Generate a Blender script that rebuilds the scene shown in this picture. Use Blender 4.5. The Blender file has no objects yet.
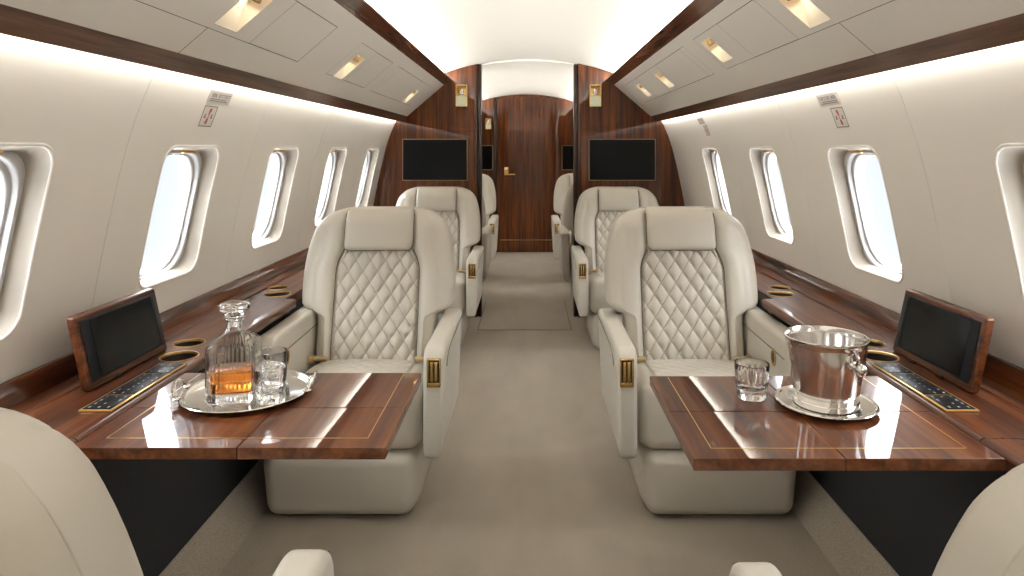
import bpy, bmesh, math, random
import numpy as np
from mathutils import Vector, Matrix
random.seed(7)
C = bpy.context.scene.collection
PI = math.pi

# ------------------------------------------------------------------ materials
def newmat(name):
    m = bpy.data.materials.new(name); m.use_nodes = True
    nt = m.node_tree; b = nt.nodes['Principled BSDF']
    return m, nt, b
def setb(b, **k):
    for n, v in k.items():
        n = n.replace('_', ' ')
        if n in b.inputs:
            b.inputs[n].default_value = v if not isinstance(v, tuple) else (*v, 1.0) if len(v) == 3 else v
def noise(nt, scale, detail=4, rough=.5, vec=None):
    n = nt.nodes.new('ShaderNodeTexNoise'); n.inputs['Scale'].default_value = scale
    n.inputs['Detail'].default_value = detail; n.inputs['Roughness'].default_value = rough
    if vec is not None: nt.links.new(vec, n.inputs['Vector'])
    return n
def coords(nt, scale=(1, 1, 1), rot=(0, 0, 0)):
    t = nt.nodes.new('ShaderNodeTexCoord'); mp = nt.nodes.new('ShaderNodeMapping')
    mp.inputs['Scale'].default_value = scale; mp.inputs['Rotation'].default_value = rot
    nt.links.new(t.outputs['Object'], mp.inputs['Vector'])
    return mp.outputs['Vector']
def ramp(nt, fac, stops):
    r = nt.nodes.new('ShaderNodeValToRGB'); e = r.color_ramp.elements
    while len(e) < len(stops): e.new(.5)
    for el, (p, c) in zip(e, stops):
        el.position = p; el.color = (*c, 1)
    nt.links.new(fac, r.inputs['Fac']); return r
def bump(nt, b, height, strength, dist=.001):
    bp = nt.nodes.new('ShaderNodeBump'); bp.inputs['Strength'].default_value = strength
    bp.inputs['Distance'].default_value = dist
    nt.links.new(height, bp.inputs['Height']); nt.links.new(bp.outputs['Normal'], b.inputs['Normal'])
def plain(name, col, rough=.5, metal=0.0, **k):
    m, nt, b = newmat(name); setb(b, Base_Color=col, Roughness=rough, Metallic=metal, **k); return m
def varied(name, col, amt, scale, rough, bump_scale=0, bump_s=.1, dist=.001, **k):
    m, nt, b = newmat(name); setb(b, Roughness=rough, **k)
    v = coords(nt); n = noise(nt, scale, 3, .5, v)
    lo = tuple(c * (1 - amt) for c in col); hi = tuple(min(1, c * (1 + amt)) for c in col)
    r = ramp(nt, n.outputs['Fac'], [(.3, lo), (.7, hi)]); nt.links.new(r.outputs['Color'], b.inputs['Base Color'])
    if bump_scale:
        n2 = noise(nt, bump_scale, 2, .5, v); bump(nt, b, n2.outputs['Fac'], bump_s, dist)
    return m
def wood(name, axis, dark, mid, light, rough=.12, coat=.62, grain=9.0):
    m, nt, b = newmat(name)
    s = [grain * 4.0] * 3; s[axis] = grain * .16
    v = coords(nt, tuple(s)); n = noise(nt, 1.0, 6, .62, v)
    s2 = [grain * 14.0] * 3; s2[axis] = grain * .5
    n2 = noise(nt, 1.0, 3, .5, coords(nt, tuple(s2)))
    mx = nt.nodes.new('ShaderNodeMath'); mx.operation = 'MULTIPLY_ADD'
    nt.links.new(n2.outputs['Fac'], mx.inputs[0]); mx.inputs[1].default_value = .35
    nt.links.new(n.outputs['Fac'], mx.inputs[2])
    r = ramp(nt, mx.outputs[0], [(.46, dark), (.63, mid), (.84, light)])
    nt.links.new(r.outputs['Color'], b.inputs['Base Color'])
    setb(b, Roughness=.45, Coat_Weight=coat, Coat_Roughness=rough * .25, Specular_IOR_Level=.08)
    return m
def emit(name, col, s):
    m = bpy.data.materials.new(name); m.use_nodes = True; nt = m.node_tree; nt.nodes.clear()
    e = nt.nodes.new('ShaderNodeEmission'); o = nt.nodes.new('ShaderNodeOutputMaterial')
    e.inputs[0].default_value = (*col, 1); e.inputs[1].default_value = s
    nt.links.new(e.outputs[0], o.inputs[0]); return m
def pane_mat(name):
    m = bpy.data.materials.new(name); m.use_nodes = True; nt = m.node_tree; nt.nodes.clear()
    t = nt.nodes.new('ShaderNodeBsdfTransparent'); g = nt.nodes.new('ShaderNodeBsdfGlossy')
    t.inputs[0].default_value = (.97, .985, 1, 1); g.inputs['Roughness'].default_value = .02
    mx = nt.nodes.new('ShaderNodeMixShader'); mx.inputs[0].default_value = .05
    o = nt.nodes.new('ShaderNodeOutputMaterial')
    nt.links.new(t.outputs[0], mx.inputs[1]); nt.links.new(g.outputs[0], mx.inputs[2]); nt.links.new(mx.outputs[0], o.inputs[0])
    return m

LEATHER = varied('cream_leather', (.57, .535, .465), .03, 3.0, .42, 650, .12, .0006)
SHELLM = varied('shell_leather', (.56, .52, .44), .03, 3.0, .45, 650, .12, .0006)
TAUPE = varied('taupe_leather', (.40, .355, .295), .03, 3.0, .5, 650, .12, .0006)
SEAM = plain('seam_shadow_cord', (.16, .14, .115), .7)
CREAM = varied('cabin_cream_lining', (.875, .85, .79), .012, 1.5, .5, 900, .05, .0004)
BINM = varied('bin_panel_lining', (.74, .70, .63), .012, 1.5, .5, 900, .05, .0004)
CEILM = varied('ceiling_lining', (.87, .85, .80), .01, 1.5, .6, 700, .05, .0004)
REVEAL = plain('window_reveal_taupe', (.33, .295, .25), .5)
WFRAME = plain('window_frame_white', (.54, .54, .545), .4)
PANE = pane_mat('window_pane')
D_, M_, L_ = (.012, .003, .0012), (.052, .0135, .0042), (.125, .037, .0105)
WOODY = wood('mahogany_along_cabin', 1, D_, M_, L_)
WOODZ = wood('mahogany_upright', 2, (.015, .0035, .0012), (.062, .0155, .004), (.145, .041, .0095), rough=.12, coat=.9)
WOODX = wood('mahogany_table', 1, (.022, .0055, .002), (.080, .0225, .0075), (.165, .054, .018), rough=.06, coat=.8, grain=7)
RAILM = wood('walnut_rail', 1, (.035, .014, .008), (.085, .037, .021), (.14, .065, .038), rough=.5, coat=.5)
RAILD = wood('mahogany_rail', 1, (.03, .009, .005), (.085, .027, .013), (.15, .05, .022), rough=.3, coat=.9)
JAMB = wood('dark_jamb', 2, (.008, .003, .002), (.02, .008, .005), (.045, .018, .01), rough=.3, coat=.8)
BRASS = plain('brass', (.80, .57, .25), .25, 1.0)
GOLD = plain('gold_inlay', (.66, .42, .14), .3, .75)
GOLDD = plain('aged_brass', (.52, .34, .13), .3, 1.0)
STEEL = plain('polished_steel', (.74, .72, .70), .13, 1.0)
SILVER = plain('silver_plate', (.80, .78, .75), .12, 1.0)
BLACK = plain('black_matte', (.010, .010, .011), .55)
FABRIC = varied('black_fabric', (.010, .010, .012), .3, 200, .9, 900, .3, .001)
SCREEN = plain('screen_glass', (.004, .005, .006), .12, 0, Specular_IOR_Level=.16)
SCREENF = plain('screen_surround', (.010, .012, .015), .3, 0, Specular_IOR_Level=.15)
KEY = plain('key_print', (.40, .41, .43), .6)
INKG = plain('placard_ink', (.22, .20, .19), .6)
PLATE = plain('placard_plate', (.56, .53, .49), .45)
PLATEW = plain('placard_white', (.72, .68, .63), .5)
RED = plain('placard_red', (.46, .11, .09), .5)
GLASS = plain('crystal_glass', (1, 1, 1), 0.0, 0, Transmission_Weight=1.0, IOR=1.5)
LIQ = plain('amber_spirit', (.80, .27, .035), 0.0, 0, Transmission_Weight=1.0, IOR=1.36)
LED = emit('cove_led', (1.0, .95, .865), 60)
LEDW = emit('wall_led', (1.0, .95, .865), 20)
LAMP = emit('reading_lamp', (1.0, .88, .68), 55)
FROST = emit('sconce_glass', (.80, .78, .50), .45)
TVF = plain('bronze_screen_edge', (.30, .19, .10), .4, .4)
NICHE = plain('niche_cream', (.88, .81, .67), .5)
BLACKP = plain('black_gloss_panel', (.008, .008, .009), .4, 0, Specular_IOR_Level=.1)

DW, DH = .0555, .082
BUCKLE = plain('belt_buckle_bronze', (.50, .37, .19), .35, .8)
def quilt_mat():
    # cream leather; stitch lines painted darker to deepen the shade in the quilt grooves
    m, nt, b = newmat('quilted_leather'); t = nt.nodes.new('ShaderNodeTexCoord'); sp = nt.nodes.new('ShaderNodeSeparateXYZ')
    nt.links.new(t.outputs['Object'], sp.inputs[0])
    def mth(op, a, c):
        n = nt.nodes.new('ShaderNodeMath'); n.operation = op
        for q, v in enumerate((a, c)):
            if v is None: continue
            if isinstance(v, float): n.inputs[q].default_value = v
            else: nt.links.new(v, n.inputs[q])
        return n.outputs[0]
    u = mth('MULTIPLY', sp.outputs['X'], PI / DW); v = mth('MULTIPLY', sp.outputs['Z'], PI / DH)
    a = mth('ABSOLUTE', mth('SINE', mth('ADD', u, v), None), None); c = mth('ABSOLUTE', mth('SINE', mth('SUBTRACT', u, v), None), None)
    r = ramp(nt, mth('MINIMUM', a, c), [(.05, (.40, .35, .27)), (.13, (.57, .535, .465))])
    nt.links.new(r.outputs['Color'], b.inputs['Base Color']); setb(b, Roughness=.42)
    return m
QUILTM = quilt_mat()
def carpet_mat():
    m, nt, b = newmat('carpet'); v = coords(nt)
    n = noise(nt, 320, 3, .7, v); n2 = noise(nt, 6, 3, .6, coords(nt, (1, .35, 1)))
    mx = nt.nodes.new('ShaderNodeMath'); mx.operation = 'MULTIPLY_ADD'
    nt.links.new(n2.outputs['Fac'], mx.inputs[0]); mx.inputs[1].default_value = .22; nt.links.new(n.outputs['Fac'], mx.inputs[2])
    r = ramp(nt, mx.outputs[0], [(.42, (.20, .166, .122)), (.80, (.43, .368, .288))])
    nt.links.new(r.outputs['Color'], b.inputs['Base Color']); setb(b, Roughness=.95, Sheen_Weight=.25, Specular_IOR_Level=.1)
    bump(nt, b, n.outputs['Fac'], .7, .004); return m
CARPET = carpet_mat()

# ------------------------------------------------------------------ helpers
def BM(): return bmesh.new()
def merge(bm, tmp):
    me = bpy.data.meshes.new('tmp'); tmp.to_mesh(me); tmp.free(); bm.from_mesh(me); bpy.data.meshes.remove(me)
def obj(name, bm, mat, parent=None, sharp=38, weighted=False, loc=None, recalc=True):
    if recalc: bmesh.ops.recalc_face_normals(bm, faces=bm.faces[:])
    ca = math.radians(sharp)
    for f in bm.faces: f.smooth = True
    for e in bm.edges:
        if len(e.link_faces) == 2 and e.calc_face_angle(0) > ca: e.smooth = False
    me = bpy.data.meshes.new(name); bm.to_mesh(me); bm.free()
    me.materials.append(mat)
    o = bpy.data.objects.new(name, me); C.objects.link(o)
    if parent is not None: o.parent = parent
    if loc is not None: o.location = loc
    if weighted:
        w = o.modifiers.new('WeightedNormal', 'WEIGHTED_NORMAL'); w.keep_sharp = True
    return o
def tag(o, label, cat, group=None):
    o['label'] = label; o['category'] = cat
    if group: o['group'] = group
    return o
def thing(name, label, cat, loc=(0, 0, 0), rotz=0, group=None):
    o = bpy.data.objects.new(name, None); C.objects.link(o); o.location = loc; o.rotation_euler = (0, 0, rotz)
    o.empty_display_size = .1
    return tag(o, label, cat, group)
def struct(o): o['kind'] = 'structure'; return o
def sempty(name, loc=(0, 0, 0)):
    o = bpy.data.objects.new(name, None); C.objects.link(o); o.location = loc; o['kind'] = 'structure'; return o
def dup(root, loc, rotz, label, group=None):
    r = root.copy(); C.objects.link(r); r.location = loc; r.rotation_euler = (0, 0, rotz); r['label'] = label
    if group: r['group'] = group
    for ch in list(root.children):
        c = ch.copy(); C.objects.link(c); c.parent = r
        for g in list(ch.children):
            d = g.copy(); C.objects.link(d); d.parent = c
    return r
def rbox(bm, lo, hi, r=.0, seg=3, fn=None):
    t = BM(); bmesh.ops.create_cube(t, size=1)
    c = [(a + b) / 2 for a, b in zip(lo, hi)]; s = [abs(b - a) for a, b in zip(lo, hi)]
    for v in t.verts: v.co = Vector((c[i] + v.co[i] * s[i] for i in range(3)))
    if r > 0: bmesh.ops.bevel(t, geom=t.edges[:], offset=min(r, min(s) * .49), segments=seg, profile=.5, affect='EDGES')
    if fn:
        for v in t.verts: v.co = Vector(fn(*v.co))
    merge(bm, t)
def prism(bm, pts, axis, a0, a1, r=0, seg=3, fn=None, angle=None):
    """polygon in the two axes other than `axis`, extruded a0..a1; r bevels every edge (angle: only edges sharper than that)"""
    t = BM()
    def P(p, a):
        q = [p[0], p[1]]; q.insert(axis, a); return q
    va = [t.verts.new(P(p, a0)) for p in pts]; vb = [t.verts.new(P(p, a1)) for p in pts]
    t.faces.new(va); t.faces.new(vb[::-1]); n = len(pts)
    for i in range(n): t.faces.new((va[i], vb[i], vb[(i + 1) % n], va[(i + 1) % n]))
    bmesh.ops.recalc_face_normals(t, faces=t.faces[:])
    if r > 0:
        ed = [e for e in t.edges if e.calc_face_angle(0) > math.radians(angle or 30)]
        bmesh.ops.bevel(t, geom=ed, offset=r, segments=seg, profile=.5, affect='EDGES')
    if fn:
        for v in t.verts: v.co = Vector(fn(*v.co))
    merge(bm, t)
def tube(bm, pts, r, seg=8, closed=False):
    pts = [Vector(p) for p in pts]; n = len(pts); rings = []; up = None
    for i, p in enumerate(pts):
        a = pts[(i - 1) % n] if closed or i > 0 else p; b = pts[(i + 1) % n] if closed or i < n - 1 else p
        d = (b - a).normalized()
        if up is None: up = d.orthogonal().normalized()
        up = (up - d * up.dot(d)).normalized(); s = d.cross(up)
        rr = r(i / (n - 1)) if callable(r) else r
        rings.append([bm.verts.new(p + (up * math.cos(2 * PI * k / seg) + s * math.sin(2 * PI * k / seg)) * rr) for k in range(seg)])
    m = n if closed else n - 1
    for i in range(m):
        A, B = rings[i], rings[(i + 1) % n]
        for k in range(seg): bm.faces.new((A[k], A[(k + 1) % seg], B[(k + 1) % seg], B[k]))
    if not closed:
        bm.faces.new(rings[0][::-1]); bm.faces.new(rings[-1])
def lathe(bm, prof, seg=48, fn=None, ox=0, oy=0, oz=0):
    """fn(theta, r, z, i) -> r multiplies; a profile may start or end on the axis"""
    rings = []
    for i, (r, z) in enumerate(prof):
        if r < 1e-6: rings.append([bm.verts.new((ox, oy, oz + z))]); continue
        ring = []
        for k in range(seg):
            a = 2 * PI * k / seg; q = fn(a, r, z, i) if fn else r
            ring.append(bm.verts.new((ox + q * math.cos(a), oy + q * math.sin(a), oz + z)))
        rings.append(ring)
    for A, B in zip(rings[:-1], rings[1:]):
        for k in range(seg):
            k2 = (k + 1) % seg
            if len(A) == 1 and len(B) == 1: continue
            if len(A) == 1: bm.faces.new((A[0], B[k2], B[k]))
            elif len(B) == 1: bm.faces.new((A[k], A[k2], B[0]))
            else: bm.faces.new((A[k], A[k2], B[k2], B[k]))
def cells(bm, us, vs, holes, S):
    """grid of quads over sorted us x vs without the cells inside the hole rectangles (u0,u1,v0,v1), mapped by S(u,v)"""
    us = sorted(set([round(u, 6) for u in us] + [round(h[i], 6) for h in holes for i in (0, 1) if us[0] <= h[i] <= us[-1]]))
    vs = sorted(set([round(v, 6) for v in vs] + [round(h[i], 6) for h in holes for i in (2, 3) if vs[0] <= h[i] <= vs[-1]]))
    V = {}
    def g(i, j):
        if (i, j) not in V: V[i, j] = bm.verts.new(S(us[i], vs[j]))
        return V[i, j]
    for i in range(len(us) - 1):
        for j in range(len(vs) - 1):
            u, v = (us[i] + us[i + 1]) / 2, (vs[j] + vs[j + 1]) / 2
            if any(h[0] < u < h[1] and h[2] < v < h[3] for h in holes): continue
            bm.faces.new((g(i, j), g(i + 1, j), g(i + 1, j + 1), g(i, j + 1)))
def rrect(hw, hh, r, ang):
    """distance from centre to a rounded rectangle along angle"""
    c, s = math.cos(ang), math.sin(ang)
    t = min(hw / abs(c) if abs(c) > 1e-9 else 1e9, hh / abs(s) if abs(s) > 1e-9 else 1e9)
    x, y = abs(c) * t, abs(s) * t
    if x > hw - r - 1e-9 and y > hh - r - 1e-9 or (x > hw - r and y > hh - r):
        cx, cy = hw - r, hh - r; ac, as_ = abs(c), abs(s)
        bq = ac * cx + as_ * cy; cq = cx * cx + cy * cy - r * r
        t = bq + math.sqrt(max(0, bq * bq - cq))
    return c * t, s * t
def lin(a, b, n): return [a + (b - a) * i / n for i in range(n + 1)]
def rings_to_faces(bm, rings, S):
    R = [[bm.verts.new(S(*p)) for p in ring] for ring in rings]; n = len(R[0])
    for A, B in zip(R[:-1], R[1:]):
        for k in range(n): bm.faces.new((A[k], A[(k + 1) % n], B[(k + 1) % n], B[k]))
    return R

# ------------------------------------------------------------------ cabin shape
EYE = 1.2
_z = np.array([0, .3, .6, .7, .80, .92, 1.06, 1.2, 1.3, 1.377, 1.43, 1.5, 1.6, 1.72])
_x = np.array([.98, 1.09, 1.135, 1.132, 1.118, 1.093, 1.066, 1.033, .998, .966, .940, .90, .82, .70])
_pf = np.polyfit(_z[2:], _x[2:], 5)
def wx(z): return float(np.polyval(_pf, z)) if z >= .6 else float(np.interp(z, _z, _x))
def zc(x): return 1.855 - .12 * (x / .66) ** 2
YB, YP, YE = -1.45, 4.90, 8.03
AFT = -.035

# windows: far edges measured along the cabin
HW, HH, ZW = .170, .202, 1.004
LEFTF = [-.93, -.12, .69, 1.49, 2.285, 3.075, 3.88, 4.70]
RIGHTF = [-1.0, -.18, .67, 1.52, 2.37, 3.21, 4.08]
AFTF = [5.75, 6.6, 7.45]
ANG = sorted(set([round(2 * PI * k / 88, 6) for k in range(88)]))

wincount = 0
def window(side, sg, yc, detail=True):
    global wincount
    wincount += 1
    z0, z1 = ZW - .05, ZW + .05
    n = Vector((sg, 0, -sg * sg * (wx(z1) - wx(z0)) / .1 * 1.0)); n = Vector((1, 0, -(wx(z1) - wx(z0)) / .1)).normalized(); n.x *= sg
    root = sempty('window_%d' % wincount, (sg * wx(ZW), yc, ZW))
    base = Vector(root.location)
    def S(u, v, d): return Vector((sg * wx(ZW + v), yc + u, ZW + v)) + n * d - base
    def flat(u, v, d):   # deeper rings lose the wall's curve
        a = Vector((sg * wx(ZW + v), yc + u, ZW + v)); t = Vector((-n.z * sg, 0, n.x * sg)); t = t if t.z > 0 else -t
        b = Vector((sg * wx(ZW), yc + u, ZW)) + t * v
        f = min(1, max(0, d / .036)); return a * (1 - f) + b * f + n * d - base
    def ring(hw, hh, r, d, vo=0.0): return [(p[0], p[1] + vo, d) for p in (rrect(hw, hh, r, a) for a in ANG)]
    bm = BM(); rings_to_faces(bm, [ring(HW + .010, HH + .010, .060, .0012), ring(HW + .008, HH + .008, .058, -.0018), ring(HW + .005, HH + .005, .055, -.0028), ring(HW + .001, HH + .001, .051, -.001), ring(HW, HH, .05, .002)], flat)
    obj('window_lip', bm, CREAM, root, 60)
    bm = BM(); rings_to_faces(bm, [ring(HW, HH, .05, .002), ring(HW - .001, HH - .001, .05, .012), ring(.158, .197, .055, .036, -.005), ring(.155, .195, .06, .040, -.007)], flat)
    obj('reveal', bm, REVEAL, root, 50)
    bm = BM(); rings_to_faces(bm, [ring(.155, .195, .06, .040, -.007), ring(.153, .194, .062, .0375, -.008), ring(.143, .191, .08, .0375, -.009), ring(.141, .190, .085, .040, -.010), ring(.1395, .189, .09, .050, -.011),
                                   ring(.131, .186, .095, .0505, -.012), ring(.1285, .184, .098, .054, -.013), ring(.127, .183, .10, .068, -.014), ring(.123, .181, .10, .072, -.014), ring(.123, .181, .10, .086, -.014)], flat)
    obj('window_frame', bm, WFRAME, root, 50)
    bm = BM()
    vs = [bm.verts.new(flat(*p)) for p in ring(.124, .182, .10, .079, -.014)]; bm.faces.new(vs)
    obj('pane', bm, PANE, root)
    bm = BM(); rbox(bm, (-.04, -.006, -.005), (.04, .006, .005), .003, 2)
    tmp = flat(0, HH - .012, .016)
    obj('shade_handle', bm, GOLDD, root, loc=tmp).rotation_euler = (0, 0, PI / 2)
    return yc

def wall(name, side, sg, fars, y0, y1, xo=0):
    """lining with a rounded opening for each window and a fine joint between panels"""
    bm = BM()
    cs = [f - HW for f in fars]
    bounds = [y0] + [(fars[i] + (fars[i + 1] - 2 * HW)) / 2 + .03 for i in range(len(fars) - 1)] + [y1]
    za, zb = .60, 1.50
    def S(u, v, d=0): return (sg * (wx(v) + d) + xo, u, v)
    G = .0014
    for i, yc in enumerate(cs):
        a, b = bounds[i] + G, bounds[i + 1] - G
        corner = [math.atan2(v - ZW, u - yc) % (2 * PI) for u in (a, b) for v in (za, zb)]
        # drop angles that nearly coincide with a corner
        angs = sorted([x for x in ANG if all(abs(x - c) > .01 for c in corner)] + corner)
        hole = [rrect(HW + .009, HH + .009, .059, t) for t in angs]; rect = []
        for t in angs:
            c, s = math.cos(t), math.sin(t)
            k = min(((b - yc) if c > 0 else (a - yc)) / c if abs(c) > 1e-9 else 1e9, ((zb - ZW) if s > 0 else (za - ZW)) / s if abs(s) > 1e-9 else 1e9)
            rect.append((c * k, s * k))
        K = 14; rings = []
        for k in range(K + 1):
            f = (k / K) ** 1.3
            rings.append([(yc + h[0] + (r[0] - h[0]) * f, ZW + h[1] + (r[1] - h[1]) * f) for h, r in zip(hole, rect)])
        rings_to_faces(bm, rings, S)
    for b in bounds:  # a shallow groove at each joint, its flanges lapped behind the panels
        pr = ((b - .03, .0009), (b - G - .0004, .0009), (b - G, .005), (b + G, .005), (b + G + .0004, .0009), (b + .03, .0009))
        cells(bm, list(range(len(pr))), lin(za, zb, 48), [], lambda u, v: S(pr[int(round(u))][0], v, pr[int(round(u))][1]))
    cells(bm, [y0, y1], lin(0, za, 6), [], S)
    cells(bm, [y0, y1], lin(zb, 1.72, 6), [], S)
    cells(bm, [y0, y1], [0, 1], [], lambda u, v: (sg * (wx(1.72) * (1 - v) + .60 * v) + xo, u, 1.72 + .10 * v))
    o = obj(name, bm, CREAM, None, 60, recalc=False); struct(o)
    for f in fars: window(side, sg, f - HW) if xo == 0 else window_aft(side, sg, f - HW, xo)
def window_aft(side, sg, yc, xo):
    window(side, sg, yc)
    bpy.context.view_layer.objects
    r = [o for o in C.objects if o.name == 'window_%d' % wincount][0]; r.location.x += xo

wall('wall_left', 'left', -1, LEFTF, YB, YP + .05)
wall('wall_right', 'right', 1, RIGHTF + [5.75], YB, YP + .05) if False else wall('wall_right', 'right', 1, RIGHTF, YB, YP + .05)
wall('wall_aft_left', 'left', -1, AFTF, YP + .05, YE + .05, AFT)
wall('wall_aft_right', 'right', 1, AFTF, YP + .05, YE + .05, AFT)

# floor, ceiling
bm = BM(); cells(bm, lin(-1.05, 1.05, 4), lin(YB, YE + .1, 20), [], lambda u, v: (u, v, 0)); struct(obj('floor', bm, CARPET))
bm = BM()
cells(bm, lin(-.72, .72, 40), [YB, YP + .03], [], lambda u, v: (u, v, zc(u)))
cells(bm, lin(-.72, .72, 40), [YP + .03, YE + .1], [], lambda u, v: (u + AFT, v, zc(u)))
cells(bm, lin(-.64, .64, 40), [0, 1], [], lambda u, v: (u, YP + .03, zc(u) - .012 * v))
cells(bm, lin(-.64, .64, 40), [0, 1], [], lambda u, v: (u, YP + .03 + .05 * v, zc(u) - .012))
struct(obj('ceiling', bm, CEILM, None, 60, recalc=False))

# carpeted kick along both sides
for nm, sg in (('left', -1), ('right', 1)):
    bm = BM(); prism(bm, [(sg * .876, 0.0), (sg * .935, .085), (sg * .952, .10), (sg * 1.0, .10), (sg * 1.0, 0)], 1, YB, YP)
    struct(obj('baseboard_' + nm, bm, CARPET))

# partition with its opening, both halves
def outline(inner):
    p = [(inner, 0.0)] + [(x, zc(x) - .001) for x in lin(inner, .66, 14)]
    p += [(wx(z), z) for z in (1.72, 1.66, 1.6, 1.55, 1.5, 1.45, 1.4, 1.35, 1.3, 1.25, 1.2, 1.1, 1.0, .9, .8, .7, .6)] + [(.98, 0.0)]
    return p
for nm, sg, inner in (('left', -1, .372), ('right', 1, .352)):
    bm = BM(); prism(bm, [(sg * x, z) for x, z in outline(inner)], 1, YP, YP + .07); struct(obj('wall_partition_' + nm, bm, WOODZ))
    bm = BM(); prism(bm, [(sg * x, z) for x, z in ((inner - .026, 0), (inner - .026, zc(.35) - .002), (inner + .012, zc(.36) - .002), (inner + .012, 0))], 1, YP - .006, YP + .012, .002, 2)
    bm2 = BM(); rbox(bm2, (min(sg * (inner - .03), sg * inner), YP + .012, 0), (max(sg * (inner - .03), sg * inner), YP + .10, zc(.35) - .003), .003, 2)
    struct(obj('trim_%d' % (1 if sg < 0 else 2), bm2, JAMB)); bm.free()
    # pale polished reveal on the opening's edge
    bm = BM(); rbox(bm, (min(sg * inner, sg * (inner + .014)), YP - .008, 0), (max(sg * inner, sg * (inner + .014)), YP - .0005, zc(.36) - .004), .003, 2)
    struct(obj('trim_%d' % (3 if sg < 0 else 4), bm, WOODZ))
# aft end wall and door
bm = BM(); p = outline(.0)
full = [(x, z) for x, z in p[1:]] ; full = [(-x, z) for x, z in full[::-1]] + full[1:]
prism(bm, [(x + AFT, z) for x, z in full], 1, YE, YE + .08); struct(obj('wall_aft_end', bm, WOODZ))
bm = BM(); prism(bm, [(x, z) for x, z in [(-1.2, 0), (1.2, 0), (1.2, 1.9), (-1.2, 1.9)]], 1, YB - .06, YB); struct(obj('wall_back', bm, CREAM))
droot = sempty('door_1', (AFT, YE, 0))
bm = BM(); prism(bm, [(-.335, .15), (.335, .15)] + [(x, zc(x) - .03) for x in lin(.335, -.335, 16)], 1, -.03, -.0005, .004, 2, angle=50)
obj('door_panel', bm, WOODZ, droot, weighted=True)
bm = BM(); rbox(bm, (-.335, -.028, .004), (.335, -.0005, .142), .003, 2); obj('kick_panel', bm, WOODZ, droot)
bm = BM(); rbox(bm, (-.30, -.031, .142), (.30, -.0005, .150), .001, 1); obj('kick_strip', bm, GOLDD, droot)
for s in (-1, 1):
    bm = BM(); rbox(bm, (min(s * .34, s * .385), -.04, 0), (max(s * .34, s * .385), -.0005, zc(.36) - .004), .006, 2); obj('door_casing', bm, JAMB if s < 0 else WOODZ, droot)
bm = BM(); rbox(bm, (-.255, -.038, .90), (-.205, -.0302, 1.0), .004, 2)
hnd = obj('door_handle', bm, BRASS, droot)
bm = BM(); rbox(bm, (-.245, -.078, .905), (-.125, -.064, .922), .005, 3); rbox(bm, (-.242, -.07, .906), (-.226, -.036, .920), .004, 2)
rbox(bm, (-.242, -.046, .945), (-.222, -.036, .985), .004, 2); obj('lever', bm, BRASS, hnd)

# floor hatch joint
bm = BM()
for lo, hi in (((-.345, 4.55, .0), (.285, 4.558, .0022)), ((-.345, 4.558, 0), (-.338, 5.4, .0022)), ((.278, 4.558, 0), (.285, 5.4, .0022))): rbox(bm, lo, hi)
struct(obj('trim_5', bm, SEAM))

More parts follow.
